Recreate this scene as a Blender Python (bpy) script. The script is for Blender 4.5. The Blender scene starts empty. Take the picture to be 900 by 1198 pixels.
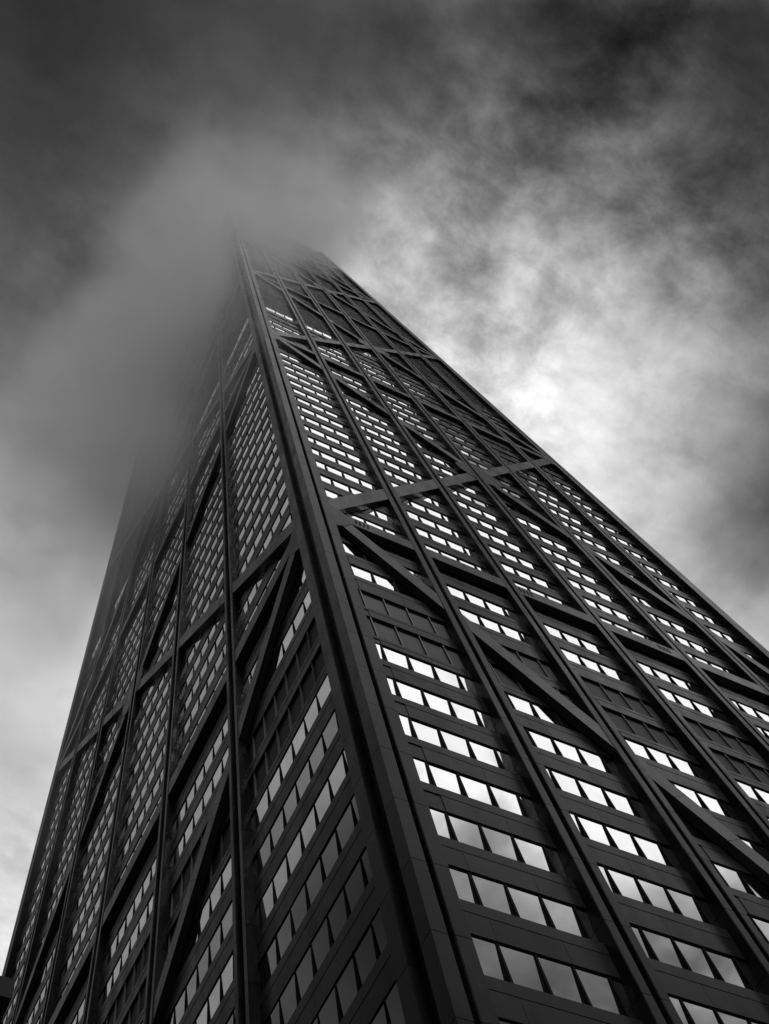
import bpy, bmesh, math, random
from mathutils import Vector, Matrix
random.seed(7)
S = bpy.context.scene
COL = S.collection

# ------------------------------------------------------------------ camera
CAM = Vector((-15.639, -18.568, 2.0))
YAW, PIT, ROL, FPX = 0.74167, 1.16021, -0.38991, 1351.15
fw = Vector((math.cos(PIT)*math.cos(YAW), math.cos(PIT)*math.sin(YAW), math.sin(PIT)))
r0 = Vector((math.sin(YAW), -math.cos(YAW), 0)); u0 = r0.cross(fw)
rt = r0*math.cos(ROL) + u0*math.sin(ROL); up = -r0*math.sin(ROL) + u0*math.cos(ROL)
cd = bpy.data.cameras.new('camera'); cam = bpy.data.objects.new('camera', cd); COL.objects.link(cam)
m = Matrix((rt, up, -fw)).transposed().to_4x4(); m.translation = CAM; cam.matrix_world = m
cd.sensor_fit = 'VERTICAL'; cd.sensor_height = 24; cd.sensor_width = 18
cd.lens = 24*FPX/1198; cd.clip_start = .1; cd.clip_end = 20000
S.camera = cam

# ------------------------------------------------------------------ view, sky, sun
S.view_settings.view_transform = 'Standard'; S.view_settings.look = 'None'
S.view_settings.exposure = 0; S.view_settings.gamma = 1; S.view_settings.use_curve_mapping = False
S.cycles.use_denoising = True
S.cycles.max_bounces = 6; S.cycles.diffuse_bounces = 2; S.cycles.glossy_bounces = 2
S.cycles.volume_bounces = 3; S.cycles.transmission_bounces = 1; S.cycles.caustics_reflective = False; S.cycles.sample_clamp_indirect = 1.5
S.cycles.volume_step_rate = 1.0; S.cycles.volume_max_steps = 256
W = bpy.data.worlds.new('World'); S.world = W; W.use_nodes = True
SUN_EL, SUN_AZ = math.radians(58), math.radians(-92)     # azimuth from +x towards +y
sd = Vector((math.cos(SUN_EL)*math.cos(SUN_AZ), math.cos(SUN_EL)*math.sin(SUN_AZ), math.sin(SUN_EL)))
nt = W.node_tree; N = nt.nodes; K = nt.links; N.clear()
def nd(t, **kw):
    n = N.new(t)
    for k, v in kw.items(): setattr(n, k, v)
    return n
def mth(op, a, b=None, c=None, clamp=False):
    n = nd('ShaderNodeMath', operation=op); n.use_clamp = clamp
    for i, v in enumerate((a, b, c)):
        if v is None: continue
        if isinstance(v, (int, float)): n.inputs[i].default_value = v
        else: K.new(v, n.inputs[i])
    return n.outputs[0]
def vmt(op, a, b=None, out=0):
    n = nd('ShaderNodeVectorMath', operation=op)
    for i, v in enumerate((a, b)):
        if v is None: continue
        if isinstance(v, tuple): n.inputs[i].default_value = v
        else: K.new(v, n.inputs[i])
    return n.outputs[out]
tc = nd('ShaderNodeTexCoord'); sp = nd('ShaderNodeSeparateXYZ'); K.new(tc.outputs['Generated'], sp.inputs[0])
zc = mth('MAXIMUM', sp.outputs[2], 0.12)
cb = nd('ShaderNodeCombineXYZ')
K.new(mth('DIVIDE', sp.outputs[0], zc), cb.inputs[0]); K.new(mth('DIVIDE', sp.outputs[1], zc), cb.inputs[1])
P0 = vmt('ADD', cb.outputs[0], (0, 0, 3.37))                                       # where the view ray meets the cloud layer
def noise(vec, scale, detail, rough, dist=0.0, col=False):
    n = nd('ShaderNodeTexNoise'); n.inputs['Scale'].default_value = scale; n.inputs['Detail'].default_value = detail
    n.inputs['Roughness'].default_value = rough; n.inputs['Distortion'].default_value = dist
    K.new(vec, n.inputs['Vector']); return n.outputs['Color' if col else 'Fac']
PN = vmt('ADD', P0, (9.13, 2.41, 0))
wv = vmt('SUBTRACT', noise(PN, 5.0, 3, .55, col=True), (.5, .5, .5))
PW = vmt('MULTIPLY', vmt('ADD', P0, vmt('MULTIPLY', wv, (.07, .07, 0))), (1, 1, 0))
def blobs(i, a, b):
    pass
def px2p(x, y):
    d = fw + rt*((x-450)/FPX) + up*((599-y)/FPX)
    return (d.x/d.z, d.y/d.z, 0.0)
# cloud cover brightness (display value) by direction, lens falloff painted in at view edges
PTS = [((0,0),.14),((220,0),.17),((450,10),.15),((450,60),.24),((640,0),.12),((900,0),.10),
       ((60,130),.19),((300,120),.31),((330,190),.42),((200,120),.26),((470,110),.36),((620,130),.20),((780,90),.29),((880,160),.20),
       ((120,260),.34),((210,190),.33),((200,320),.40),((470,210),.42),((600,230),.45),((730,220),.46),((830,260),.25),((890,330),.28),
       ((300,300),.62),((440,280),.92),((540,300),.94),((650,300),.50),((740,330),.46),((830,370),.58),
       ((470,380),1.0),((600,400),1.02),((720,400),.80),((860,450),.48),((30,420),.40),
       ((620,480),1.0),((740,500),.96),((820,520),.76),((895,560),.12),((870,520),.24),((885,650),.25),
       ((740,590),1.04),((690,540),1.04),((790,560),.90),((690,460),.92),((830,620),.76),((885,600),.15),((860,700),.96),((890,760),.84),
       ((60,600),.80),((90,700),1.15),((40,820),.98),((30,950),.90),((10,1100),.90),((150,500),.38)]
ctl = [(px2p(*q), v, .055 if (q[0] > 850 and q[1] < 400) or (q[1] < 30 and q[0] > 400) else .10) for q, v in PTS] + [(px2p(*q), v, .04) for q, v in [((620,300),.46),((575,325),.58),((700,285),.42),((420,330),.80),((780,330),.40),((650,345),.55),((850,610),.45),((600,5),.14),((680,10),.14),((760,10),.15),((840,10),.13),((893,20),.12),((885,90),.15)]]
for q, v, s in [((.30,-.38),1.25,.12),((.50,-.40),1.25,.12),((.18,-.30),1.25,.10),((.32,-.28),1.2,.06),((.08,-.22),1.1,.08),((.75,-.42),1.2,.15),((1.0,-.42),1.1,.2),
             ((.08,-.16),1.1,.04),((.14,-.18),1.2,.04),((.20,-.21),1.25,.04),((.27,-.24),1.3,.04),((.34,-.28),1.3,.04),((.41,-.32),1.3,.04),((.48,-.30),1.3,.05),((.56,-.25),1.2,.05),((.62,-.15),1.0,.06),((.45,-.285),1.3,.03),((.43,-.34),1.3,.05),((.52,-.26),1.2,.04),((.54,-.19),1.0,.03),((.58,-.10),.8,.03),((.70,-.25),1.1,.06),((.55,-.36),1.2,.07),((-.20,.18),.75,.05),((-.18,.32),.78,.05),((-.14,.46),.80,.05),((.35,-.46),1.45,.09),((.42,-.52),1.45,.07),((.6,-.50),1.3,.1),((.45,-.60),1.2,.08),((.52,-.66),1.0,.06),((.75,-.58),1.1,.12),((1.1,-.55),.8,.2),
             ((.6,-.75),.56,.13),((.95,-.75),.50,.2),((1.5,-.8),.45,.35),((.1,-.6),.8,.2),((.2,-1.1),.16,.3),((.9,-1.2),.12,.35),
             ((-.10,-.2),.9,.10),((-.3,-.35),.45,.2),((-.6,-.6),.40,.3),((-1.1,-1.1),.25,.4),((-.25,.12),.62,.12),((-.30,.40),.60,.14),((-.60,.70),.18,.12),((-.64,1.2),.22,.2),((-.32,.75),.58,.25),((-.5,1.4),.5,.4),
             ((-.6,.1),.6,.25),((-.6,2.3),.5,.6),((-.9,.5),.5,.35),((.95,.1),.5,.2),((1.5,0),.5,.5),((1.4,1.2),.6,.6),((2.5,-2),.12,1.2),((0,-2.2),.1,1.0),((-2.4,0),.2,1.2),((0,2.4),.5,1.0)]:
    ctl.append(((q[0], q[1], 0), v, s))  # unseen sky beyond the view, brightness added to steer glass and cladding reflections
num = den = None
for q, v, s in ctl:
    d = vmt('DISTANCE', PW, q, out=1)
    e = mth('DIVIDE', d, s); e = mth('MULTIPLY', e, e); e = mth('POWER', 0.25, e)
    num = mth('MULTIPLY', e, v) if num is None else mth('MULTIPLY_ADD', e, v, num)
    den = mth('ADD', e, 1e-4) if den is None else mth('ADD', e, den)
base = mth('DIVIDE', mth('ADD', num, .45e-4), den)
n1 = noise(PN, 5.6, 9, .58, .35)
n2 = noise(PN, 24.0, 6, .6, .0)
n3 = noise(vmt('MULTIPLY', PN, (1.0, 1.4, 1.0)), 15.0, 9, .62, .3)
det = mth('ADD', mth('MULTIPLY', mth('SUBTRACT', n3, .5), .80), mth('ADD', mth('MULTIPLY', mth('SUBTRACT', n1, .5), 1.35), mth('MULTIPLY', mth('SUBTRACT', n2, .5), .40)))
calm = nd('ShaderNodeMapRange'); K.new(noise(PN, 2.6, 2, .5), calm.inputs[0]); calm.inputs[1].default_value = .38; calm.inputs[2].default_value = .62
calm.inputs[3].default_value = .45; calm.inputs[4].default_value = 1.45
det = mth('MULTIPLY', det, calm.outputs[0])      # some stretches of cloud are smooth, others broken
left = nd('ShaderNodeMapRange'); spx = nd('ShaderNodeSeparateXYZ'); K.new(P0, spx.inputs[0]); K.new(spx.outputs[0], left.inputs[0])
left.inputs[1].default_value = -.05; left.inputs[2].default_value = .25; left.inputs[3].default_value = .4; left.inputs[4].default_value = 1.0
det = mth('MULTIPLY', det, left.outputs[0])       # the cover towards the fog bank is smoother
# low down, where every ray grazes the layer, the cover blurs into one grey
fade = nd('ShaderNodeMapRange'); K.new(sp.outputs[2], fade.inputs[0]); fade.inputs[1].default_value = .15; fade.inputs[2].default_value = .6
det = mth('MULTIPLY', det, mth('SUBTRACT', 1.30, mth('MULTIPLY', mth('MINIMUM', base, 1.1), .60)))
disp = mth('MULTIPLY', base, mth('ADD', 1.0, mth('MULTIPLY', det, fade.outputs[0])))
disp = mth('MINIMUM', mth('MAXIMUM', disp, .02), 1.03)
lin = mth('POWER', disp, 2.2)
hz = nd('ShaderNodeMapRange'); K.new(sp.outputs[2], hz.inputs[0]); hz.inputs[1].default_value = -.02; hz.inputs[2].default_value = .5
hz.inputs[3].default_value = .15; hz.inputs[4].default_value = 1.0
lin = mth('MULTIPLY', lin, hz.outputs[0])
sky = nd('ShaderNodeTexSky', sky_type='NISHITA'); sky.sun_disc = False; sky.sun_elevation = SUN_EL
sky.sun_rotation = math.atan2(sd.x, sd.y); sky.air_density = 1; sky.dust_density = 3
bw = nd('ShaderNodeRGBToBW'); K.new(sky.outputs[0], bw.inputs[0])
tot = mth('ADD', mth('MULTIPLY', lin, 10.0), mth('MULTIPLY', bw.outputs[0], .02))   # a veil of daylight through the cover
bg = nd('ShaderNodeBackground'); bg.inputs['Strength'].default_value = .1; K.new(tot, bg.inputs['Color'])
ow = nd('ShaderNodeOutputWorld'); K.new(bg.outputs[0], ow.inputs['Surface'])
W.cycles.sampling_method = 'MANUAL'; W.cycles.sample_map_resolution = 512

sl = bpy.data.lights.new('sun', 'SUN'); sl.energy = 1.5; sl.angle = math.radians(25); sl.color = (1, 1, 1)
so = bpy.data.objects.new('sun', sl); COL.objects.link(so); so.rotation_euler = sd.to_track_quat('Z', 'Y').to_euler()

# ------------------------------------------------------------------ materials
def mat(name, base, rough=.5, metal=0., noise_amp=0., scale=1.5, spec=.5, bump=0., attr=None, rough_amp=0., streak=1.0):
    M = bpy.data.materials.new(name); M.use_nodes = True; t = M.node_tree; b = t.nodes['Principled BSDF']
    b.inputs['Base Color'].default_value = (base, base, base, 1); b.inputs['Roughness'].default_value = rough
    b.inputs['Metallic'].default_value = metal; b.inputs['Specular IOR Level'].default_value = spec
    tcn = t.nodes.new('ShaderNodeTexCoord'); mp = t.nodes.new('ShaderNodeMapping'); mp.inputs['Scale'].default_value = (1, 1, streak)
    t.links.new(tcn.outputs['Object'], mp.inputs[0])
    nz = t.nodes.new('ShaderNodeTexNoise'); nz.inputs['Scale'].default_value = scale; nz.inputs['Detail'].default_value = 6
    nz.inputs['Roughness'].default_value = .65
    t.links.new(mp.outputs[0], nz.inputs['Vector'])
    val = None
    if noise_amp or attr:
        mr = t.nodes.new('ShaderNodeMapRange'); t.links.new(nz.outputs['Fac'], mr.inputs[0])
        mr.inputs[1].default_value = .3; mr.inputs[2].default_value = .7
        mr.inputs[3].default_value = base*(1-noise_amp); mr.inputs[4].default_value = base*(1+noise_amp)
        val = mr.outputs[0]
        if attr:
            at = t.nodes.new('ShaderNodeAttribute'); at.attribute_name = attr
            mu = t.nodes.new('ShaderNodeMath'); mu.operation = 'MULTIPLY'
            t.links.new(val, mu.inputs[0]); t.links.new(at.outputs['Fac'], mu.inputs[1]); val = mu.outputs[0]
        t.links.new(val, b.inputs['Base Color'])
    if rough_amp:
        mr = t.nodes.new('ShaderNodeMapRange'); t.links.new(nz.outputs['Fac'], mr.inputs[0])
        mr.inputs[1].default_value = .3; mr.inputs[2].default_value = .7
        mr.inputs[3].default_value = rough-rough_amp; mr.inputs[4].default_value = rough+rough_amp
        t.links.new(mr.outputs[0], b.inputs['Roughness'])
    if bump:
        bp = t.nodes.new('ShaderNodeBump'); bp.inputs['Strength'].default_value = bump; bp.inputs['Distance'].default_value = .02
        t.links.new(nz.outputs['Fac'], bp.inputs['Height']); t.links.new(bp.outputs[0], b.inputs['Normal'])
    return M
CLAD = mat('dark_anodised_cladding', .020, .28, .0, .35, .8, spec=.5, bump=.05, attr='tone', rough_amp=.11, streak=.35)
CLAD.node_tree.nodes['Principled BSDF'].inputs['IOR'].default_value = 1.125
TRIM = mat('mullion_metal', .008, .8, 0., .2, 2, spec=.05)
FIN = mat('pale_metal_fin', .10, .45, 0., .2, 2)
LOUV = mat('louvre_metal', .008, .65, 0., .35, 6, spec=.3, bump=.3)
GLASS = mat('mirror_glass', .86, .035, 1., .07, .55, attr='tone', bump=.004)
BODY = mat('inner_wall', .01, .9, spec=.1)
ROOF = mat('roof_membrane', .05, .9, noise_amp=.3)
ASPH = mat('asphalt', .05, .9, noise_amp=.3, scale=3)
PAVE = mat('paving', .22, .85, noise_amp=.2, scale=3)
STONE = mat('neighbour_stone', .012, .9, noise_amp=.25, scale=1.2)
NGL = mat('neighbour_glass', .03, .1, spec=.6)

# ------------------------------------------------------------------ geometry helpers
AP, BW, BL, H = 868.0, 50.3, 80.8, 343.5
CX, CY = BW/2, BL/2
NODES = [-1.4, 72.53, 139.05, 200.19, 256.67, 308.8]
TOPX = 335.0
def half(side, z): return (CX if side == 'R' else CY)*(1-z/AP)
def pt(side, s, z, d):
    k = 1-z/AP
    if side == 'R': return Vector((CX+s, CY-CY*k-d, z))
    return Vector((CX-CX*k-d, CY+s, z))
def proj(p):
    d = p-CAM; f = d.dot(fw)
    if f <= 0: return None
    return (450+FPX*d.dot(rt)/f, 599-FPX*d.dot(up)/f)
class MB:
    """collects closed prisms and boxes and links them as ONE mesh"""
    def __init__(s): s.v = []; s.f = []; s.t = []
    def poly_prism(s, pa, pb, tone=1.0):
        k = len(pa); o = len(s.v); s.v += list(pa) + list(pb)
        fs = [tuple(range(k)), tuple(range(2*k-1, k-1, -1))] + [(i, k+i, k+(i+1) % k, (i+1) % k) for i in range(k)]
        # orient outwards: Newell normal of the first cap against the direction to the second
        n = Vector((0, 0, 0))
        for i in range(k): n += pa[i].cross(pa[(i+1) % k])
        if n.dot(pb[0]-pa[0]) > 0: fs = [f[::-1] for f in fs]
        s.f += [tuple(o+i for i in f) for f in fs]; s.t += [tone]*len(fs)
    def slab(s, side, quad, d0, d1, tone=1.0):
        if len(quad) < 3: return
        s.poly_prism([pt(side, q[0], q[1], d0) for q in quad], [pt(side, q[0], q[1], d1) for q in quad], tone)
    def box(s, x0, x1, y0, y1, z0, z1, tone=1.0):
        s.poly_prism([Vector(c) for c in ((x0,y0,z0),(x1,y0,z0),(x1,y1,z0),(x0,y1,z0))],
                     [Vector(c) for c in ((x0,y0,z1),(x1,y0,z1),(x1,y1,z1),(x0,y1,z1))], tone)
    def build(s, name, material, parent=None, **props):
        me = bpy.data.meshes.new(name); me.from_pydata(s.v, [], s.f)
        at = me.attributes.new('tone', 'FLOAT', 'FACE'); at.data.foreach_set('value', s.t)
        me.materials.append(material)
        o = bpy.data.objects.new(name, me); COL.objects.link(o)
        if parent: o.parent = parent
        for k, v in props.items(): o[k] = v
        return o
def clip(poly, planes):
    """planes: (a, b, c) keeps a*s + b*z <= c"""
    for a, b, c in planes:
        out = []
        for i in range(len(poly)):
            p, q = poly[i], poly[(i+1) % len(poly)]
            fp, fq = a*p[0]+b*p[1]-c, a*q[0]+b*q[1]-c
            if fp <= 0: out.append(p)
            if (fp < 0 < fq) or (fq < 0 < fp):
                t = fp/(fp-fq); out.append((p[0]+t*(q[0]-p[0]), p[1]+t*(q[1]-p[1])))
        poly = out
        if len(poly) < 3: return []
    A = 0
    for i in range(len(poly)):
        p, q = poly[i], poly[(i+1) % len(poly)]; A += p[0]*q[1]-q[0]*p[1]
    if abs(A) < .01: return []
    res = [poly[0]]
    for p in poly[1:]:
        if math.hypot(p[0]-res[-1][0], p[1]-res[-1][1]) > 1e-4: res.append(p)
    if math.hypot(res[0][0]-res[-1][0], res[0][1]-res[-1][1]) < 1e-4: res.pop()
    return res if len(res) > 2 else []
BAYS = {'R': [-1.94, -1.01, -.06, .95, 1.96], 'L': [-1.96, -1.04, -.05, .96, 1.96]}
CW = {'R': .625, 'L': .70}
CORN = {'R': 1.50, 'L': 2.30}
# a bay boundary is s = A + B*z
def bay_lines(side):
    h0 = half(side, 0); L_ = []
    edges = []
    edges.append(None)
    lines = []
    def line(b, off): return (b*h0/3+off, -b*h0/3/AP)
    left = [line(-3, CORN[side])] + [line(b, CW[side]) for b in BAYS[side]]
    right = [line(b, -CW[side]) for b in BAYS[side]] + [line(3, -CORN[side])]
    return list(zip(left, right))
def bay_planes(l, r, grow=.02):
    (a0, b0), (a1, b1) = l, r
    return [(-1, b0, -(a0-grow)), (1, -b1, a1+grow)]
def rect(s0, s1, z0, z1): return [(s0, z0), (s1, z0), (s1, z1), (s0, z1)]
BIG = 60.0
# floors: (sill z, spandrel bottom above it, kind)
P1, Z0 = 3.7134, 28.915
floors = []
for n in range(-7, 37):
    z = Z0+P1*n
    k = 'louvre' if n in (7, 8, 34, 35) else 'window'
    sill, head = z, z+1.97
    if k == 'louvre': sill, head = z-.9, z+1.7
    if n == 36: head = z+2.6
    floors.append([sill, head, k, n])
z = Z0+P1*36+2.6+.8
while z < 322:
    floors.append([z, z+1.15, 'window', len(floors)-7]); z += 1.857
while z < 340:
    floors.append([z, z+2.0, 'louvre', len(floors)-7]); z += 3.1
GRID = {'R': -19.767+13*1.4854, 'L': -33.537+22*1.4854}
MOD = 1.4854

# ------------------------------------------------------------------ the tower
tower = bpy.data.objects.new('skyscraper', None); COL.objects.link(tower)
tower['label'] = 'black tapering cross-braced skyscraper with mirrored windows rising into low cloud'; tower['category'] = 'skyscraper'

def jig(): return random.uniform(.72, 1.28)
# inner body
mb = MB()
def ring(z, ins):
    k = 1-z/AP; a, b = CX*k-ins, CY*k-ins
    return [Vector((CX-a, CY-b, z)), Vector((CX+a, CY-b, z)), Vector((CX+a, CY+b, z)), Vector((CX-a, CY+b, z))]
mb.poly_prism(ring(0, .96), ring(H-1.5, .96)); mb.build('inner_wall', BODY, tower)
mb = MB(); mb.poly_prism(ring(H-1.45, .86), ring(H-1.0, .86)); mb.build('roof', ROOF, tower)

# corner columns: plan profile in (a along R outward corner -> inward, b along L)
def corner_profile(ra, rb):
    # list of (a, b): distances inwards from the corner along x (a) and y (b)
    return [(0,0), (.60,0), (.66,.10), (.66,.38), (.80,.38), (.80,-.02), (.84,-.06), (1.46,-.06), (1.50,-.02), (1.50,.95), (.95,.95),
            (.95,2.30), (-.02,2.30), (-.06,2.26), (-.06,1.50), (-.02,1.46), (.34,1.46), (.34,.80), (.10,.80), (0,.70)]
segs = []
zz = 0
while zz < H-.2:
    z1 = min(H, zz+P1); segs.append((zz+.02, z1-.015)); zz = z1
def corner_column(sx, sy):
    mb = MB()
    prof = corner_profile(0, 0)
    def P(a, b, z):
        k = 1-z/AP; return Vector((CX+sx*(CX*k-a), CY+sy*(CY*k-b), z))
    for z0, z1 in segs: mb.poly_prism([P(a, b, z0) for a, b in prof], [P(a, b, z1) for a, b in prof], jig())
    core = [(.03,.03), (.5,.03), (.9,.45), (.9,.02), (1.4,.02), (1.4,.9), (.9,.9), (.9,2.2), (.02,2.2), (.02,1.6), (.42,1.55), (.42,.75), (.14,.72), (.03,.62)]
    mb.poly_prism([P(a, b, 0) for a, b in core], [P(a, b, H) for a, b in core], .6)
    return mb.build('corner_column', CLAD, tower)
for sx, sy in ((-1,-1), (1,-1), (-1,1), (1,1)): corner_column(sx, sy)

# face columns
def column(side, b):
    mb = MB(); w = CW[side]; h0 = half(side, 0)
    fl, gd = (.47, .30) if side == 'R' else (.38, .30)
    c = .035
    prof = [(-w, -c), (-w+c, 0), (-w+fl-c, 0), (-w+fl, -c), (-w+fl, -gd), (w-fl, -gd), (w-fl, -c), (w-fl+c, 0), (w-c, 0), (w, -c), (w, -.95), (-w, -.95)]
    def P(o, d, z): return pt(side, b/3*half(side, z)+o, z, d)
    for z0, z1 in segs: mb.poly_prism([P(o, d, z0) for o, d in prof], [P(o, d, z1) for o, d in prof], jig())
    core = [(-w+.03, -.06), (-w+fl-.03, -.06), (-w+fl-.03, -gd-.03), (w-fl+.03, -gd-.03), (w-fl+.03, -.06), (w-.03, -.06), (w-.03, -.9), (-w+.03, -.9)]
    mb.poly_prism([P(o, d, 0) for o, d in core], [P(o, d, H-.2) for o, d in core], .6)
    return mb.build('column', CLAD, tower)
for side in 'RL':
    for b in BAYS[side]: column(side, b)

# braces
def brace(side, s0, z0, s1, z1, wid=1.30):
    mb = MB(); L_ = math.hypot(s1-s0, z1-z0); dx, dz = (s1-s0)/L_, (z1-z0)/L_; nx, nz = -dz, dx
    def strip(t0, t1, w):
        return [(s0+dx*t0-nx*w, z0+dz*t0-nz*w), (s0+dx*t1-nx*w, z0+dz*t1-nz*w), (s0+dx*t1+nx*w, z0+dz*t1+nz*w), (s0+dx*t0+nx*w, z0+dz*t0+nz*w)]
    for l, r in bay_lines(side):
        pl = bay_planes(l, r)
        # span of this bay along the brace
        ts = []
        for (a, b_) in (l, r):
            t = (a+b_*z0-s0)/(dx-b_*dz); ts.append(t)
        ta, tb = max(min(ts), 0), min(max(ts), L_)
        if tb-ta < .3: continue
        cuts = [ta-3, ta+2.6, (ta+tb)/2, tb-2.6, tb+3] if tb-ta > 7 else [ta-3, (ta+tb)/2, tb+3]
        for c0, c1 in zip(cuts[:-1], cuts[1:]):
            q = clip(strip(max(c0, -2)+.012, min(c1, L_+2)-.012, wid/2), pl)
            if q: mb.slab(side, q, -.05, -.56, 4.0*jig())
        q = clip(strip(ta-3, tb+3, wid/2-.05), pl)
        if q: mb.slab(side, q, -.09, -.54, .7)
    return mb.build('diagonal_brace', CLAD, tower)
E_IN = 1.0
for side in 'RL':
    for i in range(5):
        za, zb = NODES[i], NODES[i+1]
        ha, hb = half(side, za)-E_IN, half(side, zb)-E_IN
        brace(side, -ha, za, hb, zb); brace(side, ha, za, -hb, zb)
    ha = half(side, NODES[5])-E_IN
    brace(side, -ha, NODES[5], 0, TOPX); brace(side, ha, NODES[5], 0, TOPX)

# horizontal ties and node plates
def tie(side, z1, hgt=1.6):
    mb = MB()
    for l, r in bay_lines(side):
        pl = bay_planes(l, r)
        a0, a1 = l[0]+l[1]*z1, r[0]+r[1]*z1
        cuts = [-BIG, a0+(a1-a0)*.33, a0+(a1-a0)*.66, BIG]
        for c0, c1 in zip(cuts[:-1], cuts[1:]):
            q = clip(rect(c0+.01, c1-.01, z1-hgt, z1), pl)
            if q: mb.slab(side, q, -.03, -.58, 3.4*jig())
        q = clip(rect(-BIG, BIG, z1-hgt+.05, z1-.05), pl)
        if q: mb.slab(side, q, -.07, -.56, .7)
    return mb.build('tie_beam', CLAD, tower)
for side in 'RL':
    for z_ in NODES[1:]: tie(side, z_+.05)
    tie(side, TOPX, 1.2)
for s_ in (-19.9, -7.1, 4.7):          # rows of small drain slots in the lowest tie
    mb = MB()
    for k in range(4): mb.slab('R', [(s_+k*.3, 71.5), (s_+k*.3+.13, 71.45), (s_+k*.3+.2, 72.2), (s_+k*.3+.07, 72.25)], -.012, -.05, .1)
    mb.build('drain_slots', TRIM, tower)
def plate(side, poly, planes, tone):
    q = clip(poly, planes)
    if q: 
        mb = MB(); mb.slab(side, q, -.015, -.5, tone); mb.build('node_plate', CLAD, tower)
for side in 'RL':
    bl = bay_lines(side)
    for z_ in NODES[1:]:
        h_ = half(side, z_)
        for sg, (l, r) in ((-1, bl[0]), (1, bl[-1])):
            e = h_-CORN[side]
            poly = [(sg*(e+.3), z_-3.4), (sg*(e-.75), z_-2.5), (sg*(e-1.25), z_-1.55), (sg*(e-1.1), z_-.1), (sg*(e-.5), z_+.75), (sg*(e+.3), z_+1.2)]
            plate(side, poly, bay_planes(l, r), 1.1)
    # crossings at the middle of each tier
    for i in range(5):
        za, zb = NODES[i], NODES[i+1]; ha, hb = half(side, za)-E_IN, half(side, zb)-E_IN
        zc_ = za+(zb-za)*ha/(ha+hb)
        for l, r in (bl[2], bl[3]):
            plate(side, [(-2.6, zc_-.9), (-1.1, zc_-2.6), (1.1, zc_-2.6), (2.6, zc_-.9), (2.6, zc_+.9), (1.1, zc_+2.6), (-1.1, zc_+2.6), (-2.6, zc_+.9)], bay_planes(l, r), 1.05)

# what shows in the picture, largest first
def screen_area(side, quad, d):
    c = [proj(pt(side, q[0], q[1], d)) for q in quad]
    if None in c: return 0
    mx, my = sum(p[0] for p in c)/len(c), sum(p[1] for p in c)/len(c)
    if not (-10 < mx < 910 and -10 < my < 1208): return 0
    A = 0
    for i in range(len(c)):
        p, q = c[i], c[(i+1) % len(c)]; A += p[0]*q[1]-q[0]*p[1]
    return abs(A)/2

# spandrels, one band per storey and face
bands = []
for side in 'RL':
    for i, (sill, head, kind, n) in enumerate(floors):
        lo = floors[i-1][1] if i else sill-1.7
        hi = sill
        zt = hi-.60 if hi-lo > 1.5 else hi-.32
        quads = []
        for l, r in bay_lines(side):
            pl = bay_planes(l, r, .05)
            a0, a1 = min(l[0]+l[1]*lo, l[0]+l[1]*hi)-.1, max(r[0]+r[1]*lo, r[0]+r[1]*hi)+.1
            k0 = math.floor((a0-GRID[side])/MOD); k1 = math.ceil((a1-GRID[side])/MOD)
            for k in range(k0, k1):
                g0, g1 = GRID[side]+k*MOD, GRID[side]+(k+1)*MOD
                if (k % 2): continue
                g1 += MOD
                q = clip(rect(g0+.008, g1-.008, lo, zt-.02), pl)
                if q: quads.append((q, -.50, -.9, jig()))
            q = clip(rect(-BIG, BIG, zt, hi), pl)
            if q: quads.append((q, -.485, -.9, 1.15 if n < 37 else 2.6))
            q = clip(rect(-BIG, BIG, lo+.02, hi-.02), pl)
            if q: quads.append((q, -.53, -.88, .8))
        ar = sum(screen_area(side, q[0], -.5) for q in quads)
        bands.append((ar, side, quads))
bands.sort(key=lambda t: -t[0])
rest = MB()
for i, (ar, side, quads) in enumerate(bands):
    mb = MB() if i < 100 else rest
    for q, d0, d1, t in quads: mb.slab(side, q, d0, d1, t)
    if i < 100: mb.build('spandrel', CLAD, tower)
rest.build('spandrel', CLAD, tower, kind='stuff')

# windows, louvres and mullions
panes = []
mull_rest = MB(); fins = MB()
for side in 'RL':
    for (sill, head, kind, n) in floors:
        for bi, (l, r) in enumerate(bay_lines(side)):
            if kind == 'louvre':
                mb = MB(); q = clip(rect(-BIG, BIG, sill, head), bay_planes(l, r, .05))
                if q: mb.slab(side, q, -.66, -.85, 1)
                mb.build('louvre_panel', LOUV, tower)
            a0, a1 = l[0]+l[1]*sill, r[0]+r[1]*sill
            k0 = math.floor((a0-GRID[side])/MOD); k1 = math.ceil((a1-GRID[side])/MOD)
            for k in range(k0, k1+1):
                g0, g1 = GRID[side]+k*MOD, GRID[side]+(k+1)*MOD
                mw = None
                ins = (a0-.02 < g0 < a1+.02)
                if ins:
                    if kind == 'louvre': fins.slab(side, rect(g0-.022, g0+.022, sill, head), -.53, -.67, 1)
                    else: mw = rect(g0-.05, g0+.05, sill-.12, head-.004)
                if kind != 'louvre':
                    q = clip(rect(g0+.02, g1-.02, sill, head), bay_planes(l, r, .03))
                    if q: panes.append((screen_area(side, q, -.62), side, q, mw, n, random.random(), k))
                    elif mw: mull_rest.slab(side, mw, -.54, -.76)
panes.sort(key=lambda t: -t[0])
rest = MB()
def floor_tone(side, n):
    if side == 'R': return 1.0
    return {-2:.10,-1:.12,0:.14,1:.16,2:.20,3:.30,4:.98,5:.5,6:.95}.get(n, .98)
tw = {}
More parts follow.
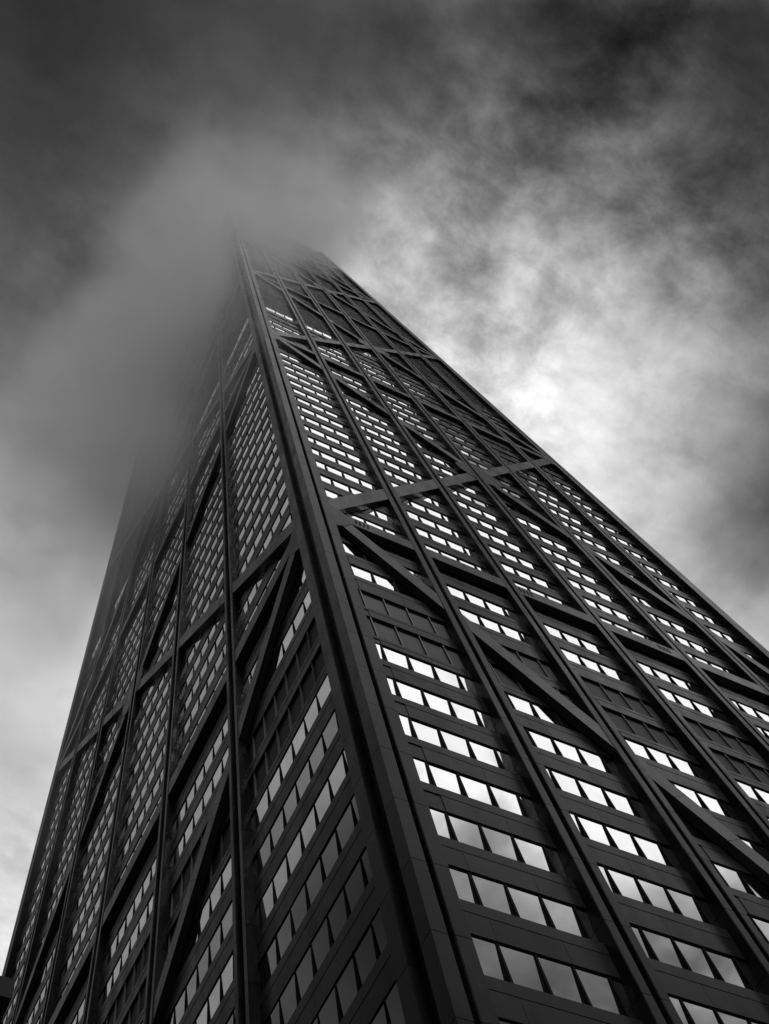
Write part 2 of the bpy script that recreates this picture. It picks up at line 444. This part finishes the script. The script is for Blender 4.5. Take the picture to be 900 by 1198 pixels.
for i, (ar, side, q, mw, n, rnd, k) in enumerate(panes):
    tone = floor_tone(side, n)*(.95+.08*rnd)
    a = -.02 + random.uniform(-.006, .006)
    def place(M):
        zl = min(p[1] for p in q)          # each pane leans out from plumb, tilted to reflect brighter sky
        def gp(p, d):
            v = pt(side, p[0], p[1], d); w_ = pt(side, p[0], zl, d)
            if side == 'R': v.y = w_.y + a*(p[1]-zl)
            else: v.x = w_.x + a*(p[1]-zl)
            return v
        f = [gp(p, -.71 if side == 'R' else -.65) for p in q]; b = [gp(p, -.84) for p in q]
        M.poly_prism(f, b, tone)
    if i < 100 and ar > 0:
        mb = MB(); place(mb); w = mb.build('window', GLASS, tower)
        if mw:
            mm = MB(); mm.slab(side, mw, -.54, -.76); mm.build('mullion', TRIM, w)
    else:
        place(rest)
        if mw: mull_rest.slab(side, mw, -.54, -.76)
rest.build('window', GLASS, tower, kind='stuff')
mull_rest.build('mullion', TRIM, tower, kind='stuff')
fins.build('louvre_fin', FIN, tower, kind='stuff')

# crown band and parapet
for side in 'RL':
    mb = MB()
    for l, r in bay_lines(side):
        q = clip(rect(-BIG, BIG, 339.6, H), bay_planes(l, r, .05)); mb.slab(side, q, -.3, -.95, 1)
    mb.build('parapet', CLAD, tower)
# the two faces turned away: plain panelled cladding
mb = MB()
for z0, z1 in segs:
    for side in 'RL':
        for i in range(12):
            h0 = half(side, z0)-2.4; h1 = half(side, z1)-2.4
            def bp(s_, z_, d_):
                k = 1-z_/AP
                return Vector((CX+s_, CY+CY*k+d_, z_)) if side == 'R' else Vector((CX+CX*k+d_, CY+s_, z_))
            f0, f1 = i/6-1, (i+1)/6-1
            qd = [(h0*f0, z0), (h0*f1-.05, z0), (h1*f1-.05, z1-.1), (h1*f0, z1-.1)]
            mb.poly_prism([bp(a, b, -.5) for a, b in qd], [bp(a, b, -1.0) for a, b in qd], jig())
mb.build('rear_cladding', CLAD, tower)

# ------------------------------------------------------------------ neighbour at the lower left
nb = bpy.data.objects.new('neighbouring_building', None); COL.objects.link(nb); nb.location = (0, 0, 0)
nb['label'] = 'dark flat-roofed building whose roof corner shows at the bottom left, beside the tower'; nb['category'] = 'building'
NX, NY, NZ = -8.75, 20.0, 43.6
d_ = fw + rt*((18.7-450)/FPX) + up*((599-1144)/FPX)
t_ = (NY-CAM.y)/d_.y; NX = CAM.x+d_.x*t_; NZ = CAM.z+d_.z*t_
mb = MB(); mb.box(NX-34, NX-.5, NY+.5, NY+40, 0, NZ-1.2); mb.build('wall', STONE, nb)
mb = MB(); mb.box(NX-34.5, NX, NY, NY+40.5, NZ-1.2, NZ-.1); mb.box(NX-34.3, NX-.2, NY+.2, NY+40.3, NZ-.1, NZ); mb.build('parapet', STONE, nb)
zf = 4.5
while zf < NZ-4:
    for j in range(10):
        x = NX-3.2-j*3.1
        mb = MB(); mb.box(x-1.0, x+.8, NY+.42, NY+.6, zf, zf+2.1)
        if proj(Vector((x, NY, zf))) and len([c for c in nb.children if c.name.startswith('window')]) < 90: mb.build('window', NGL, nb)
    zf += 3.9

# ------------------------------------------------------------------ ground
def sheet(name, x0, x1, y0, y1, z, m_):
    mb = MB(); mb.box(x0, x1, y0, y1, z-.3, z); return mb.build(name, m_, None, kind='structure')
sheet('ground', -3000, 3000, -3000, 3000, -.15, ASPH)
sheet('plaza', -11, 64, -8, 92, .0, PAVE)
sheet('pavement', -60, 120, -30, -16.5, .0, PAVE)

# ------------------------------------------------------------------ low cloud around the tower head
HM = bpy.data.materials.new('low_cloud'); HM.use_nodes = True; t = HM.node_tree; t.nodes.clear()
def hn(k_, **kw):
    n = t.nodes.new(k_)
    for a, b in kw.items(): setattr(n, a, b)
    return n
def hm(op, a, b=None, c=None, clamp=False):
    n = hn('ShaderNodeMath', operation=op); n.use_clamp = clamp
    for i, v in enumerate((a, b, c)):
        if v is None: continue
        if isinstance(v, (int, float)): n.inputs[i].default_value = v
        else: t.links.new(v, n.inputs[i])
    return n.outputs[0]
tcn = hn('ShaderNodeNewGeometry'); sx = hn('ShaderNodeSeparateXYZ'); t.links.new(tcn.outputs['Position'], sx.inputs[0])
nz = hn('ShaderNodeTexNoise'); nz.inputs['Scale'].default_value = .026; nz.inputs['Detail'].default_value = 4; nz.inputs['Roughness'].default_value = .62
t.links.new(tcn.outputs['Position'], nz.inputs['Vector'])
FOG = dict(z=128, kx=4.5, ky=-.20, rho=.052, ramp=85.0, amp=110.0)
def hramp(v, lo, hi):       # 0 at lo, 1 at hi
    return hm('DIVIDE', hm('SUBTRACT', v, lo), hi-lo, clamp=True)
X_, Y_, Z_ = sx.outputs
zb = hm('ADD', FOG['z'], hm('MULTIPLY', hm('MAXIMUM', hm('SUBTRACT', X_, 4.0), -5.0), FOG['kx']))
zb = hm('MULTIPLY_ADD', hm('MINIMUM', Y_, 80.0), FOG['ky'], zb)
dz = hm('SUBTRACT', Z_, zb)
dz = hm('ADD', dz, hm('MULTIPLY', hm('SUBTRACT', nz.outputs['Fac'], .5), FOG['amp']*2))
dn = hm('DIVIDE', dz, FOG['ramp'], clamp=True)
wob = hm('MULTIPLY', hm('SUBTRACT', nz.outputs['Fac'], .5), 60.0)
YN = hm('ADD', Y_, wob); XN = hm('MULTIPLY_ADD', YN, .3, hm('ADD', X_, wob))
# the bank is some eighty metres thick and clings to the tower's shaded side
lim = hm('MULTIPLY', hramp(hm('MULTIPLY_ADD', wob, 1.6, Z_), 358.0, 270.0), hm('MULTIPLY', hramp(XN, -9.0, 24.0), hm('MULTIPLY', hramp(YN, -10.0, 14.0), hramp(YN, 90.0, 33.0))))
n2z = hn('ShaderNodeTexNoise'); n2z.inputs['Scale'].default_value = .055; n2z.inputs['Detail'].default_value = 4; n2z.inputs['Roughness'].default_value = .6
t.links.new(tcn.outputs['Position'], n2z.inputs['Vector'])
dens = hm('MULTIPLY', hm('MULTIPLY', dn, lim), hm('MULTIPLY', hramp(n2z.outputs['Fac'], .28, .70), hm('MULTIPLY_ADD', hramp(Z_, 220.0, 300.0), FOG['rho']*1.1, FOG['rho']*1.5)))
pv = hn('ShaderNodeVolumePrincipled'); pv.inputs['Color'].default_value = (.84, .84, .84, 1); pv.inputs['Anisotropy'].default_value = .2
t.links.new(dens, pv.inputs['Density'])
o_ = hn('ShaderNodeOutputMaterial'); t.links.new(pv.outputs[0], o_.inputs['Volume'])
mb = MB(); mb.box(-60, 80, -50, 120, -1.6, 366); hz_o = mb.build('cloud_bank', HM, None, kind='stuff')  # local bank of low cloud, uneven density inside one box
